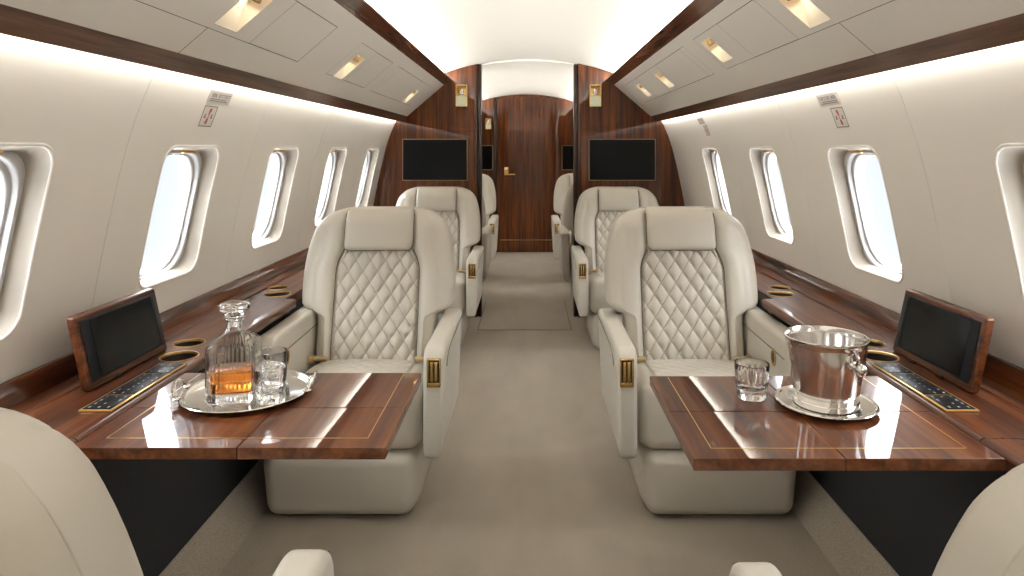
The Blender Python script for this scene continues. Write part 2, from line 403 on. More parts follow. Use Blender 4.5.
# ------------------------------------------------------------------ overhead bins
FA, FC = (.874, 1.440), (.610, 1.668)     # bin face: lower outer edge, upper inner edge
def facept(sg, t, y, d=0.0, xo=0):
    nx, nz = (FA[1] - FC[1]), (FC[0] - FA[0]); l = math.hypot(nx, nz); nx, nz = nx / l, nz / l   # faces down and in
    x = FA[0] + (FC[0] - FA[0]) * t; z = FA[1] + (FC[1] - FA[1]) * t
    return (sg * (x + nx * d) + xo, y, z + nz * d)
FL = math.hypot(FA[0] - FC[0], FA[1] - FC[1])
def overhead(sg, y0, y1, label, psus, seams, niches, xo=0):
    r = thing('overhead_bin', label, 'overhead bin', (xo, 0, 0), 0, None)
    g = .0016; gt = g / FL * 1.2
    S = lambda u, v, d=0.0: facept(sg, v, u, d)
    # fixed face with an opening for each service strip and door joints
    holes = [(a, b, t0, t1) for a, b, t0, t1, doors in psus]
    for s in seams: holes.append((s - g, s + g, 0, .999 if not psus else psus[0][2]))
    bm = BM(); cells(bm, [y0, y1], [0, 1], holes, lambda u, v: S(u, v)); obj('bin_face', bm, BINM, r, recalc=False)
    # backing behind the joints (open over the niches)
    nh = [(yc - .065, yc + .065, t0, t1) for yc, t0, t1 in niches]
    bm = BM(); cells(bm, [y0, y1], [0, 1], nh, lambda u, v: S(u, v, -.008)); obj('bin_backing', bm, SEAM, r, recalc=False)
    for a, b, t0, t1, doors in psus:
        inside = [h for h in nh if a < h[0] and h[1] < b]
        cuts = [a + g] + [q for d in doors for q in (d[0] - g * .7, d[1] + g * .7)] + [b - g]
        for p0, p1 in zip(cuts[::2], cuts[1::2]):
            if p1 - p0 < .01: continue
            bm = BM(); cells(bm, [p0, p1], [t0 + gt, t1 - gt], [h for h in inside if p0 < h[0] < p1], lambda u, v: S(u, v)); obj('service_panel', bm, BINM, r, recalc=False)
        for d0, d1 in doors:
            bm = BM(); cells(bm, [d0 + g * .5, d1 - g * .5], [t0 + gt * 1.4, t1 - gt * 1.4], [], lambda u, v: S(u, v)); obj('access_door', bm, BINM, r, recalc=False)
    # lower rail with the lamp strip hidden behind it
    bm = BM(); prism(bm, [(sg * x, z) for x, z in ((.872, 1.441), (.914, 1.4015), (.919, 1.4035), (.921, 1.409), (.921, 1.430), (.884, 1.450))], 1, y0, y1); obj('lower_rail', bm, RAILM, r, 30)
    bm = BM(); cells(bm, [y0, y1], [0, 1], [], lambda u, v: (sg * .9222, u, 1.4115 + .015 * v)); obj('led_strip', bm, LEDW, r, recalc=False)
    bm = BM(); cells(bm, [y0, y1], [0, 1], [], lambda u, v: (sg * (.884 + .06 * v), u, 1.452 + .03 * v)); obj('bin_underside', bm, CREAM, r, recalc=False)
    # upper rail and cove
    bm = BM(); prism(bm, [(sg * x, z) for x, z in ((.612, 1.667), (.552, 1.695), (.549, 1.700), (.553, 1.705), (.565, 1.703), (.62, 1.676))], 1, y0, y1); obj('upper_rail', bm, RAILD, r, 30)
    bm = BM(); cells(bm, [y0, y1], [0, 1], [], lambda u, v: (sg * (.612 + .10 * v), u, 1.672)); obj('cove_shelf', bm, CREAM, r, recalc=False)
    bm = BM(); cells(bm, [y0, y1], [0, 1], [], lambda u, v: (sg * (.640 + .016 * v), u, 1.684 + .017 * v)); obj('led_strip', bm, LED, r, recalc=False)
    for s in seams:
        pass
    return r
LP = [(1.30, 2.36, .28, .81, [(1.95, 2.357)]), (2.70, 3.32, .27, .81, [(2.98, 3.317)]), (3.45, 4.62, .26, .81, [(3.53, 4.22)])]
RP = [(1.25, 2.70, .35, .86, [(1.975, 2.36)]), (2.87, 4.58, .35, .86, [(2.95, 3.52), (3.76, 4.16)])]
LN = [(1.77, .33, .72), (2.86, .27, .66), (4.36, .27, .62), (.40, .33, .72)]
RN = [(1.80, .40, .78), (2.60, .44, .78), (3.64, .42, .74), (4.28, .43, .74), (.40, .40, .78)]
BINL = overhead(-1, YB, YP - .006, 'long cream overhead bin bank above the wall with the decanter table', LP, [1.70], LN[:3])
BINR = overhead(1, YB, YP - .006, 'long cream overhead bin bank above the wall with the ice bucket table', RP, [1.72], RN[:4])
overhead(-1, YP + .08, YE - .006, 'overhead bin bank beyond the partition, on the decanter table side', [], [], [], AFT)
overhead(1, YP + .08, YE - .006, 'overhead bin bank beyond the partition, on the ice bucket table side', [], [], [], AFT)

def reading_light(sg, yc, t0, t1, label, grp='recessed reading lights'):
    r = thing('reading_light', label, 'reading light', facept(sg, (t0 + t1) / 2, yc), 0, grp)
    b = Vector(r.location); hw = .0645
    S = lambda u, v, d=0.0: Vector(facept(sg, v, yc + u, -d)) - b
    # a wedge-shaped recess: deep at the upper edge, running out at the lower edge
    bm = BM(); e = .002
    A = [S(-hw, t0 + e), S(hw, t0 + e), S(hw, t1 - e), S(-hw, t1 - e)]
    D = [S(-hw * .25, t0 + .16, .030), S(hw * .8, t0 + .16, .030), S(hw * .95, t1 - .03, .050), S(-hw * .9, t1 - .03, .050)]
    va = [bm.verts.new(p) for p in A]; vd = [bm.verts.new(p) for p in D]
    for k in range(4): bm.faces.new((va[k], va[(k + 1) % 4], vd[(k + 1) % 4], vd[k]))
    bm.faces.new(vd)
    obj('housing', bm, NICHE, r, 10)
    # bezel: a thin rim round the opening
    n = (S(0, .5, -1) - S(0, .5, 0)).normalized()
    up = (S(0, t1) - S(0, t0)).normalized(); side = Vector((0, 1, 0))
    c = S(.022, t1 - .075, .026)
    dr = (n * .35 - up * .94).normalized(); side = up.cross(n).normalized(); u2 = dr.cross(side).normalized()
    M = Matrix((side, u2, dr)).transposed().to_4x4(); M.translation = c
    def place(bm):
        bmesh.ops.transform(bm, matrix=M, verts=bm.verts); return bm
    bm = BM(); lathe(bm, [(.013, -.010), (.021, -.010), (.023, .0), (.023, .012), (.020, .015), (.017, .012), (.014, .004), (.013, -.01)], 24)
    lathe(bm, [(.0, .009), (.005, .009), (.006, .004), (.0, .003)], 10)
    obj('lamp_ring', place(bm), GOLDD, r)
    bm = BM(); lathe(bm, [(0, .0), (.0135, .0)], 20); obj('lamp_lens', place(bm), LAMP, r)
    return r
lab = {(-1, 1): 'reading light nearest the camera in the decanter-side bins', (-1, 2): 'middle reading light of the three in the decanter-side bins', (-1, 3): 'reading light closest to the partition in the decanter-side bins',
       (1, 1): 'reading light nearest the camera in the ice-bucket-side bins', (1, 2): 'second reading light from the camera in the ice-bucket-side bins', (1, 3): 'third reading light from the camera in the ice-bucket-side bins', (1, 4): 'small reading light closest to the partition in the ice-bucket-side bins'}
for i, (y, a, b) in enumerate(LN[:3]): reading_light(-1, y, a, b, lab[-1, i + 1])
for i, (y, a, b) in enumerate(RN[:4]): reading_light(1, y, a, b, lab[1, i + 1])

# ------------------------------------------------------------------ side ledges
LX0, LX1, LZ = .851, 1.088, .655
CUPS = [(.922, 1.800, .046), (.958, 1.925, .040), (.950, 2.58, .046), (.992, 2.70, .038), (.950, 4.13, .046), (.992, 4.25, .038)]
NOTCH = [(.20, 1.14, .95), (2.50, 2.88, .893), (4.34, 4.80, .95)]
def ledge(sg, label):
    r = thing('side_ledge', label, 'side ledge', (sg * .96, 2, 0))
    ox, oy = sg * .96, 2.0
    L = lambda x, y, z: (sg * x - ox, y - oy, z)
    ye = YP - .006
    for a, b in ((YB + .01, 1.29), (1.293, ye)):
        bm = BM(); hs = []
        for cx, cy, cr in CUPS:
            if a < cy < b:
                h = cr + .006; hs.append((cx - h, cx + h, cy - h, cy + h))
                ring_o = []; ring_i = []
                for k in range(48):
                    t = 2 * PI * k / 48 + PI / 4; c, s = math.cos(t), math.sin(t); q = h / max(abs(c), abs(s))
                    ring_o.append((cx + c * q, cy + s * q)); ring_i.append((cx + c * cr, cy + s * cr))
                rings_to_faces(bm, [ring_o, ring_i], lambda u, v: L(u, v, LZ))
        for n0, n1, nx in NOTCH:
            if a < n0 < b: hs.append((LX0, nx, n0, n1))
        cells(bm, [LX0 + .012, LX1 + .03], [a, b], hs, lambda u, v: L(u, v, LZ))
        top = obj('ledge_top', bm, WOODY, r, recalc=False)
        if sg > 0: top.data.flip_normals()
        # rounded nosing below the front edge
        prof = [(LX0 + .012, LZ)] + [(LX0 + .012 - .012 * math.sin(t), LZ - .012 + .012 * math.cos(t)) for t in lin(.2, PI / 2, 6)] + [(LX0 + .002, LZ - .028), (LX0 + .010, LZ - .034), (LX0 + .10, LZ - .034)]
        runs = []; q = a
        for n0, n1, nx in NOTCH:
            if a < n0 < b: runs.append((q, n0)); q = n1
        runs.append((q, b))
        for p0, p1 in runs: bm = BM(); prism(bm, [(sg * x - ox, z) for x, z in prof], 1, p0 - oy, p1 - oy); obj('ledge_nosing', bm, WOODY, top, 50)
        for n0, n1, nx in NOTCH:
            if a < n0 < b: bm = BM(); rbox(bm, (min(sg * (nx - .0005), sg * (nx + .015)) - ox, n0 - oy, LZ - .034), (max(sg * (nx - .0005), sg * (nx + .015)) - ox, n1 - oy, LZ - .0002)); obj('ledge_notch', bm, WOODY, top)
        # shallow raised lip line between ledge and backsplash
        bm = BM(); prism(bm, [(sg * x - ox, z) for x, z in ((1.030, LZ + .0002), (1.034, LZ + .004), (LX1, LZ + .004), (LX1, LZ + .0002))], 1, a - oy, b - oy); obj('ledge_step', bm, WOODY, top)
        bm = BM(); prism(bm, [(sg * x - ox, z) for x, z in ((LX1, LZ), (1.113, .700), (1.116, .7035), (1.124, .7035), (1.124, LZ))], 1, a - oy, b - oy, .0015, 2); obj('backsplash', bm, WOODY, r)
    bm = BM(); rbox(bm, (min(sg * .956, sg * .972) - ox, YB + .01 - oy, .101), (max(sg * .956, sg * .972) - ox, ye - oy, LZ - .035)); obj('front_panel', bm, FABRIC, r)
    for cx, cy, cr in CUPS:
        bm = BM(); lathe(bm, [(0, -.07), (cr - .004, -.07), (cr - .002, -.066), (cr - .001, .0006), (cr - .0005, .0022), (cr + .0012, .0024), (cr + .0024, .0016), (cr + .0026, .0002)], 40)
        w = obj('cup_holder', bm, GOLDD, r, loc=L(cx, cy, LZ))
        bm = BM(); lathe(bm, [(0, -.066), (cr - .0045, -.066), (cr - .0030, -.060), (cr - .0020, -.004)], 40); obj('cup_liner', bm, BLACK, w)
    # control panel: gold surround, three black key fields
    x0, x1, y0, y1 = .868, .938, 1.42, 1.735
    bm = BM(); rbox(bm, (min(sg * x0, sg * x1) - ox, y0 - oy, LZ + .0003), (max(sg * x0, sg * x1) - ox, y1 - oy, LZ + .0040), .0015, 2)
    cp = obj('control_panel', bm, GOLD, r)
    for q, (a, b) in enumerate(((y0 + .005, y0 + .085), (y0 + .090, y1 - .085), (y1 - .080, y1 - .005))):
        bm = BM(); rbox(bm, (min(sg * (x0 + .005), sg * (x1 - .005)) - ox, a - oy, LZ + .0035), (max(sg * (x0 + .005), sg * (x1 - .005)) - ox, b - oy, LZ + .0052), .001, 2)
        kp = obj('key_panel', bm, BLACKP, cp)
        bm = BM(); rows = 3; n = max(2, int((b - a) / .020))
        rr = random.Random(q)
        for i in range(n):
            for j in range(rows):
                cyk = a + (b - a) * (i + .5) / n; cxk = x0 + .005 + (x1 - x0 - .01) * (j + .5) / rows
                if rr.random() < .3: continue
                w, h = .0022 + rr.random() * .0024, .0010 + rr.random() * .0010
                tmp = BM(); bmesh.ops.create_circle(tmp, cap_ends=True, segments=8, radius=.003) if rr.random() < .25 else rbox(tmp, (-h, -w, 0), (h, w, .0002))
                for v in tmp.verts: v.co = Vector(L(cxk + v.co.x, cyk + v.co.y, LZ + .00535 + v.co.z))
                merge(bm, tmp)
        obj('key_marking', bm, KEY, kp, recalc=False)
    return r
ledge(-1, 'long glossy mahogany side ledge behind the decanter table')
ledge(1, 'long glossy mahogany side ledge behind the ice bucket table')

# pop-up monitors
def monitor(sg, y0, y1, label):
    r = thing('pop_up_monitor', label, 'monitor', (sg * .985, (y0 + y1) / 2, LZ + .0006), 0, 'pop-up monitors on the ledges')
    h, th, tilt, hw = .168, .022, .22, (y1 - y0) / 2
    F = lambda x, y, z: (sg * (x + z * tilt), y, z)
    bm = BM(); rbox(bm, (0, -hw, .0), (th, hw, h), .006, 3, F); obj('monitor_case', bm, WOODY, r, weighted=True)
    bm = BM(); rbox(bm, (-.0022, -hw + .012, .018), (-.0004, hw - .008, h - .012), .0008, 2, F); s = obj('screen_surround', bm, SCREENF, r)
    bm = BM(); rbox(bm, (-.0034, -hw + .042, .022), (-.0024, hw - .034, h - .016), .0004, 1, F); obj('screen', bm, SCREEN, r)
    bm = BM(); rbox(bm, (-.0040, hw - .030, .022), (-.0024, hw - .026, h - .020), .0004, 1, F); obj('edge_slot', bm, BLACK, r)
    for k in (-.35, .35):
        bm = BM(); rbox(bm, (-.008, hw * k - .012, .0), (.0, hw * k + .012, .006), .0015, 2); obj('hinge', bm, JAMB, r)
    return r
monitor(-1, 1.535, 1.865, 'black pop-up monitor in a wood frame on the ledge behind the decanter')
monitor(1, 1.525, 1.855, 'black pop-up monitor in a wood frame on the ledge behind the ice bucket')

# ------------------------------------------------------------------ folding tables
TZ = .655
def table(sg, xa, xb, y0, y1, xs, ys, label):
    """xa inner edge (aisle), xb outer edge at the ledge"""
    r = thing('folding_table', label, 'table', (sg * (xa + xb) / 2, (y0 + y1) / 2, 0), 0, 'fold-out tables')
    ox, oy = r.location.x, r.location.y; g = .0008; ins = .042
    for (a, b) in ((xa, xs), (xs, xb)):
        for (c, d) in ((y0, ys), (ys, y1)):
            bm = BM(); rbox(bm, (min(sg * (a + g), sg * (b - g)) - ox, c + g - oy, TZ - .022), (max(sg * (a + g), sg * (b - g)) - ox, d - g - oy, TZ), .0018, 2)
            lf = obj('table_leaf', bm, WOODX, r, weighted=True)
            bm = BM(); w = .0016; z0, z1 = TZ + .00005, TZ + .0003
            def strip(p, q, u, v): rbox(bm, (min(sg * p, sg * q) - ox, u - oy, z0), (max(sg * p, sg * q) - ox, v - oy, z1))
            if a == xa:
                strip(a + ins, a + ins + w, max(c, y0 + ins), min(d, y1 - .01))
            else: strip(b - ins - w, b - ins, max(c, y0 + ins), min(d, y1 - .01))
            if c == y0: strip(max(a, xa + ins), min(b, xb - ins), c + ins, c + ins + w * 1.2)
            obj('inlay', bm, GOLD, lf, recalc=True)
    # slide-out support under the table
    bm = BM(); rbox(bm, (min(sg * (xb - .20), sg * (xb + .0)) - ox, y0 + .08 - oy, TZ - .045), (max(sg * (xb - .20), sg * (xb + .0)) - ox, y1 - .08 - oy, TZ - .0225), .004, 2); obj('support_arm', bm, BLACK, r)
    return r
table(-1, .262, .842, 1.249, 1.672, .535, 1.445, 'glossy mahogany fold-out table carrying the tray and decanter')
table(1, .290, .842, 1.205, 1.648, .560, 1.425, 'glossy mahogany fold-out table carrying the steel ice bucket')

# ------------------------------------------------------------------ seats
BO = [(.40, .218), (.52, .222), (.568, .223), (.582, .228), (.590, .240), (.597, .254), (.605, .266), (.62, .274), (.65, .277), (.70, .277), (.75, .275), (.79, .271), (.83, .264), (.87, .254), (.90, .243), (.925, .226), (.945, .203), (.958, .176), (.968, .14)]
def phw(z):   # half width of the quilted field
    if z < .735: return .155
    t = min(1, (z - .735) / .085); return .155 - .028 * t * t
def loft(bm, levels, nf=34, nb=10, ns=6, oval=0, rb=None):
    """levels: (z, w, yf, yb, r, front(x) -> push forward)"""
    rings = []
    for z, w, yf, yb, r, fr in levels:
        p = []; r = min(r, (yb - yf) * .49, w * .49)
        for x in lin(-w + r, w - r, nf): p.append((x, yf - fr(x)))
        for k in range(1, ns + 1): t = -PI / 2 + PI / 2 * k / ns; p.append((w - r + r * math.cos(t), yf + r + r * math.sin(t)))
        q = rb or r
        for k in range(0 if rb else 1, ns + 1): t = PI / 2 * k / ns; p.append((w - q + q * math.cos(t), yb - q + q * math.sin(t)))
        for x in lin(w - q, -w + q, nb)[1:]: p.append((x, yb))
        for k in range(1, ns + 1): t = PI / 2 + PI / 2 * k / ns; p.append((-w + q + q * math.cos(t), yb - q + q * math.sin(t)))
        for k in range(1, ns): t = PI + PI / 2 * k / ns; p.append((-w + r + r * math.cos(t), yf + r + r * math.sin(t)))
        if oval:
            p = [(x, yf) for x in lin(-w, w, nf)]
            for t in lin(0, PI, 64)[1:-1]:
                c, s_ = math.cos(t), math.sin(t); p.append((w * math.copysign(abs(c) ** (2 / oval), c), yf + (yb - yf) * s_ ** (2 / oval)))
        rings.append([bm.verts.new((x, y, z)) for x, y in p])
    n = len(rings[0])
    for A, B in zip(rings[:-1], rings[1:]):
        for k in range(n): bm.faces.new((A[k], A[(k + 1) % n], B[(k + 1) % n], B[k]))
    bm.faces.new(rings[0][::-1]); bm.faces.new(rings[-1])
_bz = [p[0] for p in BO]; _bw = [p[1] for p in BO]
_bw = [w * (1 + .042 * min(1, max(0, (z - .59) / .03))) for z, w in BO]
OUT = [(float(a), float(np.interp(a, _bz, _bw))) for a in list(np.linspace(.40, .555, 6)) + list(np.linspace(.565, .63, 14)) + list(np.linspace(.645, .88, 12)) + list(np.linspace(.89, .968, 14))]
Z0 = .40

def make_seat(m, label, k=.25, yb0=.305, LEATHER=LEATHER, SHELLM=SHELLM):
    """m: +1 when the aisle is on local +x, -1 when on local -x"""
    r = thing('cabin_seat', label, 'seat', (0, 0, 0), 0, None)
    def recl(bm):
        for v in bm.verts: v.co = Vector((v.co.x, v.co.y + yb0 + (v.co.z - Z0) * k, v.co.z))
        return bm
    mx = lambda a, b: (min(m * a, m * b), max(m * a, m * b))
    # base box reaches further on the wall side; plinth below it
    xa, xb = mx(-.290, .215); xc = (xa + xb) / 2
    bm = BM(); rbox(bm, (xa, -.012, .010), (xb, .42, .222), .042, 6, lambda x, y, z: (xc + (x - xc) * (1 - .050 * max(0, .20 - z) / .18), y + .012 * max(0, (.15 - z)) / .13 * (1 if y < .2 else 0), z))
    obj('seat_base', bm, LEATHER, r)
    xa, xb = mx(-.27, .203)
    bm = BM(); rbox(bm, (xa, .10, .0), (xb, .56, .210), .02, 3); obj('plinth', bm, SHELLM, r)
    # cushion
    t = BM(); bmesh.ops.create_cube(t, size=1)
    for v in t.verts: v.co = Vector((v.co.x * .452, .190 + v.co.y * .39, .326 + v.co.z * .204))
    bmesh.ops.bevel(t, geom=t.edges[:], offset=.045, segments=6, profile=.5, affect='EDGES')
    ctop = lambda x, y: .012 * (1 - (x / .226) ** 2) - (y - .2) * .08
    for v in t.verts:
        if v.co.z > .3: v.co.z += ctop(v.co.x, v.co.y)
    obj('seat_cushion', t, LEATHER, r)
    def quilt(nu, nv, hw, v0, v1, dw, dh, amp, P):
        bm = BM(); V = []
        for j in range(nv + 1):
            v = v0 + (v1 - v0) * j / nv; h = hw(v); row = []
            for i in range(nu + 1):
                x = -h + 2 * h * i / nu
                a = x / dw + v / dh; b = x / dw - v / dh
                q = (abs(math.sin(PI * a)) * abs(math.sin(PI * b))) ** .40 * amp
                e = max(0, min(1, (h - abs(x)) / .010) * min(1, (v - v0) / .010) * min(1, (v1 - v) / .010)) ** .5
                row.append(bm.verts.new(P(x, v, q * e + .006 * e - .004)))
            V.append(row)
        for j in range(nv):
            for i in range(nu): bm.faces.new((V[j][i], V[j][i + 1], V[j + 1][i + 1], V[j + 1][i]))
        return bm
    bm = quilt(72, 56, lambda v: .165, .03, .30, DW, DW * 1.2, .006, lambda x, v, d: Vector((x, v, .428 + ctop(x, v) + d * .8 + .001)))
    obj('quilted_insert', bm, LEATHER, r, 70)
    # backrest front
    def bol(z):
        g = phw(z) + .005
        def f(x):
            a = abs(x)
            if a < g: return -.016
            if a < g + .008: return -.016 + .020 * math.sin((a - g) / .008 * PI / 2)
            return .004 + .012 * math.sin(min(1, (a - g - .008) / .07) * PI) ** .7 if a - g - .008 < .07 else .004
        return f
    lv = []
    for z, w in OUT:
        f = max(0, (z - .905) / .063)
        s = 1 - .75 * f
        lv.append((z, w, .040 * f * f, .085 - .008 * f, .040 * (1 - .35 * f), (lambda b, s: (lambda x: b(x) * s))(bol(z), s)))
    bm = BM(); loft(bm, lv, 60, 10, 6, 0, .003); obj('backrest', recl(bm), LEATHER, r, 60)
    # rear shell behind a fine joint
    lv = []
    for z, w in OUT:
        f = max(0, (z - .905) / .063)
        lv.append((z + .004 * max(0, (z - .5) / .46), w, .0862 - .008 * f, .093 + .102 * (1 - max(0, (z - .66) / .312) ** 2.6) ** (1 / 2.4), .052, lambda x: 0))
    bm = BM(); loft(bm, lv, 24, 30, 10, 2.7); obj('back_shell', recl(bm), SHELLM, r, 60)
    # quilted centre with a dark cord at its edges
    bm = quilt(84, 112, phw, .405, .824, DW, DH, .0125, lambda x, v, d: Vector((x, .0135 - d * 1.3, v)))
    qp = obj('quilted_panel', recl(bm), QUILTM, r, 70)
    for s in (-1, 1):
        bm = BM(); tube(bm, [(s * (phw(v) + .0035), .0055, v) for v in lin(.41, .822, 18)], .0018, 6)
        obj('seam_cord', recl(bm), SEAM, qp)
    # headrest pad
    t = BM(); rbox(t, (-.130, -.026, .818), (.130, .075, .972), .020, 5); bmesh.ops.subdivide_edges(t, edges=[e for e in t.edges if e.calc_length() > .08], cuts=6, use_grid_fill=True)
    for v in t.verts:
        x, y, z = v.co; q = (z - .812) / .163
        v.co = Vector((x * (1 - .03 * max(0, q - .5)), y - (.010 * math.sin(max(0, min(1, q)) * PI) * (1 - (x / .135) ** 2) if y < .02 else 0) + .022 * max(0, q - .7) / .3, z))
    hd = obj('headrest', recl(t), LEATHER, r, 60)
    bm = BM(); pts = [(-.131, .004, .955)] + [(-.131, .0, z) for z in (.93, .90, .87, .845)] + [(-.126, .0, .826), (-.115, .0, .8175), (-.06, .0, .8165), (0, .0, .8165), (.06, .0, .8165), (.115, .0, .8175), (.126, .0, .826)] + [(.131, .0, z) for z in (.845, .87, .90, .93)] + [(.131, .004, .955)]
    tube(bm, pts, .0019, 6); obj('seam_cord', recl(bm), SEAM, hd)
    # armrests
    def arm(side, x0, x1, zt):
        prof = [(-.047, .222), (.52, .222), (.52, zt), (.0, zt), (-.02, zt - .004), (-.038, zt - .015), (-.049, zt - .034), (-.053, zt - .06), (-.053, .30), (-.051, .25)]
        def bulge(x, y, z):
            u = (x - (x0 + x1) / 2) / ((x1 - x0) / 2)
            if u > 0 and z < .42: x = x - .016 * (.42 - z) / .19 * u
            return (side * x, y, z)
        bm = BM(); prism(bm, prof, 0, x0, x1, .017, 4, bulge, angle=35); return bm
    a1 = obj('armrest', arm(m, .240, .310, .573), LEATHER, r, 60, weighted=True)
    a2 = obj('armrest', arm(-m, .228, .300, .603), LEATHER, r, 60, weighted=True)
    bm = BM(); tube(bm, [(m * .3092, y, z) for y, z in ((.50, .545), (.35, .547), (.20, .547), (.10, .545), (.05, .538), (.02, .525), (.0, .505))], .0026, 6); obj('piping', bm, SEAM, a1)
    bm = BM(); tube(bm, [(-m * .2276, y, z) for y, z in ((.48, .543), (.3, .541), (.15, .539), (.05, .537), (-.03, .535))], .0022, 6); obj('piping', bm, SEAM, a2)
    # recessed pull on the inner face of the wall armrest
    def oval(prof, sc=1.5):
        t = BM(); lathe(t, prof, 32)
        for v in t.verts: v.co = Vector((-m * .2275 + m * v.co.z, .060 + v.co.x, .515 + v.co.y * sc))
        return t
    pl = obj('pull_plate', oval([(0, .0012), (.016, .0012), (.0165, -.003), (0, -.003)]), BLACK, r)
    obj('pull_ring', oval([(.014, .0005), (.0145, .004), (.017, .0048), (.0195, .003), (.0195, -.002)]), GOLDD, pl)
    # brass latch on the front of the aisle armrest
    zk, xk, yk = .500, m * .276, -.0535
    w, h = .0215, .045
    bm = BM()
    for lo, hi in (((-w, -h), (-w + .006, h)), ((w - .006, -h), (w, h)), ((-w, h - .006), (w, h)), ((-w, -h), (w, -h + .016))):
        rbox(bm, (xk + lo[0], yk - .008, zk + lo[1]), (xk + hi[0], yk + .004, zk + hi[1]), .0025, 2)
    lt = obj('latch', bm, BRASS, r)
    bm = BM(); rbox(bm, (xk - w + .004, yk - .0015, zk - h + .006), (xk + w - .004, yk + .002, zk + h - .004)); obj('latch_recess', bm, BLACK, lt)
    for s in (-1, 1):
        bm = BM(); rbox(bm, (xk + s * .0068 - .0058, yk - .007, zk - h + .018), (xk + s * .0068 + .0058, yk, zk + h - .010), .003, 3); obj('latch_key', bm, BRASS, lt)
    # seat belt ends beside the cushion
    for s in (-1, 1):
        bm = BM(); rbox(bm, (s * .188 - .030, .272, .432), (s * .188 + .030, .292, .449), .006, 3); rbox(bm, (s * .216 - .011, .266, .428), (s * .216 + .010, .297, .453), .005, 3)
        obj('belt_buckle', bm, BUCKLE, r)
    return r

seatL = make_seat(1, 'nearest cream quilted seat facing the camera, at the decanter table'); seatL.location = (-.575, 2.20, 0)
seatR = make_seat(-1, 'nearest cream quilted seat facing the camera, at the ice bucket table'); seatR.location = (.583, 2.20, 0)
def place(src, x, y, rot, label): return dup(src, (x, y, 0), rot, label)
s2 = place(seatL, -.610, 4.06, 0, 'cream quilted seat directly behind the decanter table seat, before the partition')
s3 = place(seatR, .590, 4.06, 0, 'cream quilted seat directly behind the ice bucket table seat, before the partition')
place(seatL, -.605, 6.12, 0, 'distant cream seat by the wooden door, latch on its aisle arm, decanter side')
place(seatR, .525, 6.12, 0, 'distant cream seat by the wooden door, latch on its aisle arm, ice bucket side')
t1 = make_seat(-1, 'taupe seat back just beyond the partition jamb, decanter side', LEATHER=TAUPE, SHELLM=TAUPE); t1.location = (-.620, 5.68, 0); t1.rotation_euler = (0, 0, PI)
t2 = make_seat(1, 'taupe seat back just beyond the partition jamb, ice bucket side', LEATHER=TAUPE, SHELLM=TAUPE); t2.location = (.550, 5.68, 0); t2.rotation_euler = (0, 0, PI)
fgL = place(seatR, -.612, 1.02, PI, 'cream seat seen from behind, its rounded back below the decanter table')
fgR = place(seatL, .622, 1.03, PI, 'cream seat seen from behind, its rounded back below the ice bucket table')

fgL.scale = (1, 1, 1.04); fgR.scale = (1, 1, .995); s2.scale = s3.scale = (1, 1, .98)
# ------------------------------------------------------------------ partition fittings
def tv(x0, x1, z0, z1, y, label, grp):
    r = thing('wall_television', label, 'TV', ((x0 + x1) / 2, y, (z0 + z1) / 2), 0, grp)
    w, h = (x1 - x0) / 2, (z1 - z0) / 2; f = .006
    bm = BM()
    for lo, hi in (((-w, -h), (-w + f, h)), ((w - f, -h), (w, h)), ((-w, h - f), (w, h)), ((-w, -h), (w, -h + f))): rbox(bm, (lo[0], -.012, lo[1]), (hi[0], -.0006, hi[1]), .002, 2)
    obj('television_frame', bm, TVF, r)
    bm = BM(); rbox(bm, (-w + f * .8, -.008, -h + f * .8), (w - f * .8, -.0006, h - f * .8), .001, 1); obj('screen', bm, SCREEN, r)
tv(-.908, -.440, .980, 1.280, YP, 'wide black television on the wood partition, decanter table side', 'partition televisions')
tv(.428, .908, .980, 1.280, YP, 'wide black television on the wood partition, ice bucket table side', 'partition televisions')
tv(-.86, -.425, .965, 1.255, YE, 'far television beside the wooden door, handle side, half hidden by the jamb', 'far televisions')
tv(.385, .82, .965, 1.255, YE, 'far television beside the wooden door, hinge side, half hidden by the jamb', 'far televisions')
def sconce(x, z, y, s, label, grp):
    r = thing('wall_sconce', label, 'wall light', (x, y, z), 0, grp)
    w, h = .040 * s, .075 * s
    bm = BM(); rbox(bm, (-w, -.012, -h), (w, -.0006, h), .003, 2); obj('backplate', bm, BRASS, r)
    bm = BM(); rbox(bm, (-w * .9, -.055, -h * .96), (w * .9, -.0125, -h * .02), .003, 2); g = obj('lamp_glass', bm, FROST, r)
    bm = BM()
    for sx in (-1, 1):
        for sy in (-.052, -.014): rbox(bm, (sx * w * .95 - .003, sy - .003, -h), (sx * w * .95 + .003, sy + .003, h))
    for zz in (-h, 0, h): rbox(bm, (-w, -.057, zz - .003), (w, -.012, zz + .003), .001, 1) if zz != 0 else rbox(bm, (-w, -.058, -.004), (w, -.054, .003), .001, 1)
    obj('cage', bm, BRASS, r)
    bm = BM(); lathe(bm, [(0, 0), (.012, .0), (.02, .02), (.016, .045), (0, .052)], 16, None, 0, -.033, .005); obj('bulb_cup', bm, SILVER, r)
sconce(-.480, 1.585, YP, 1, 'brass box sconce high on the partition, decanter table side', 'brass sconces')
sconce(.472, 1.585, YP, 1, 'brass box sconce high on the partition, ice bucket table side', 'brass sconces')
sconce(-.475, 1.505, YE, .8, 'small far brass sconce beside the wooden door', None)

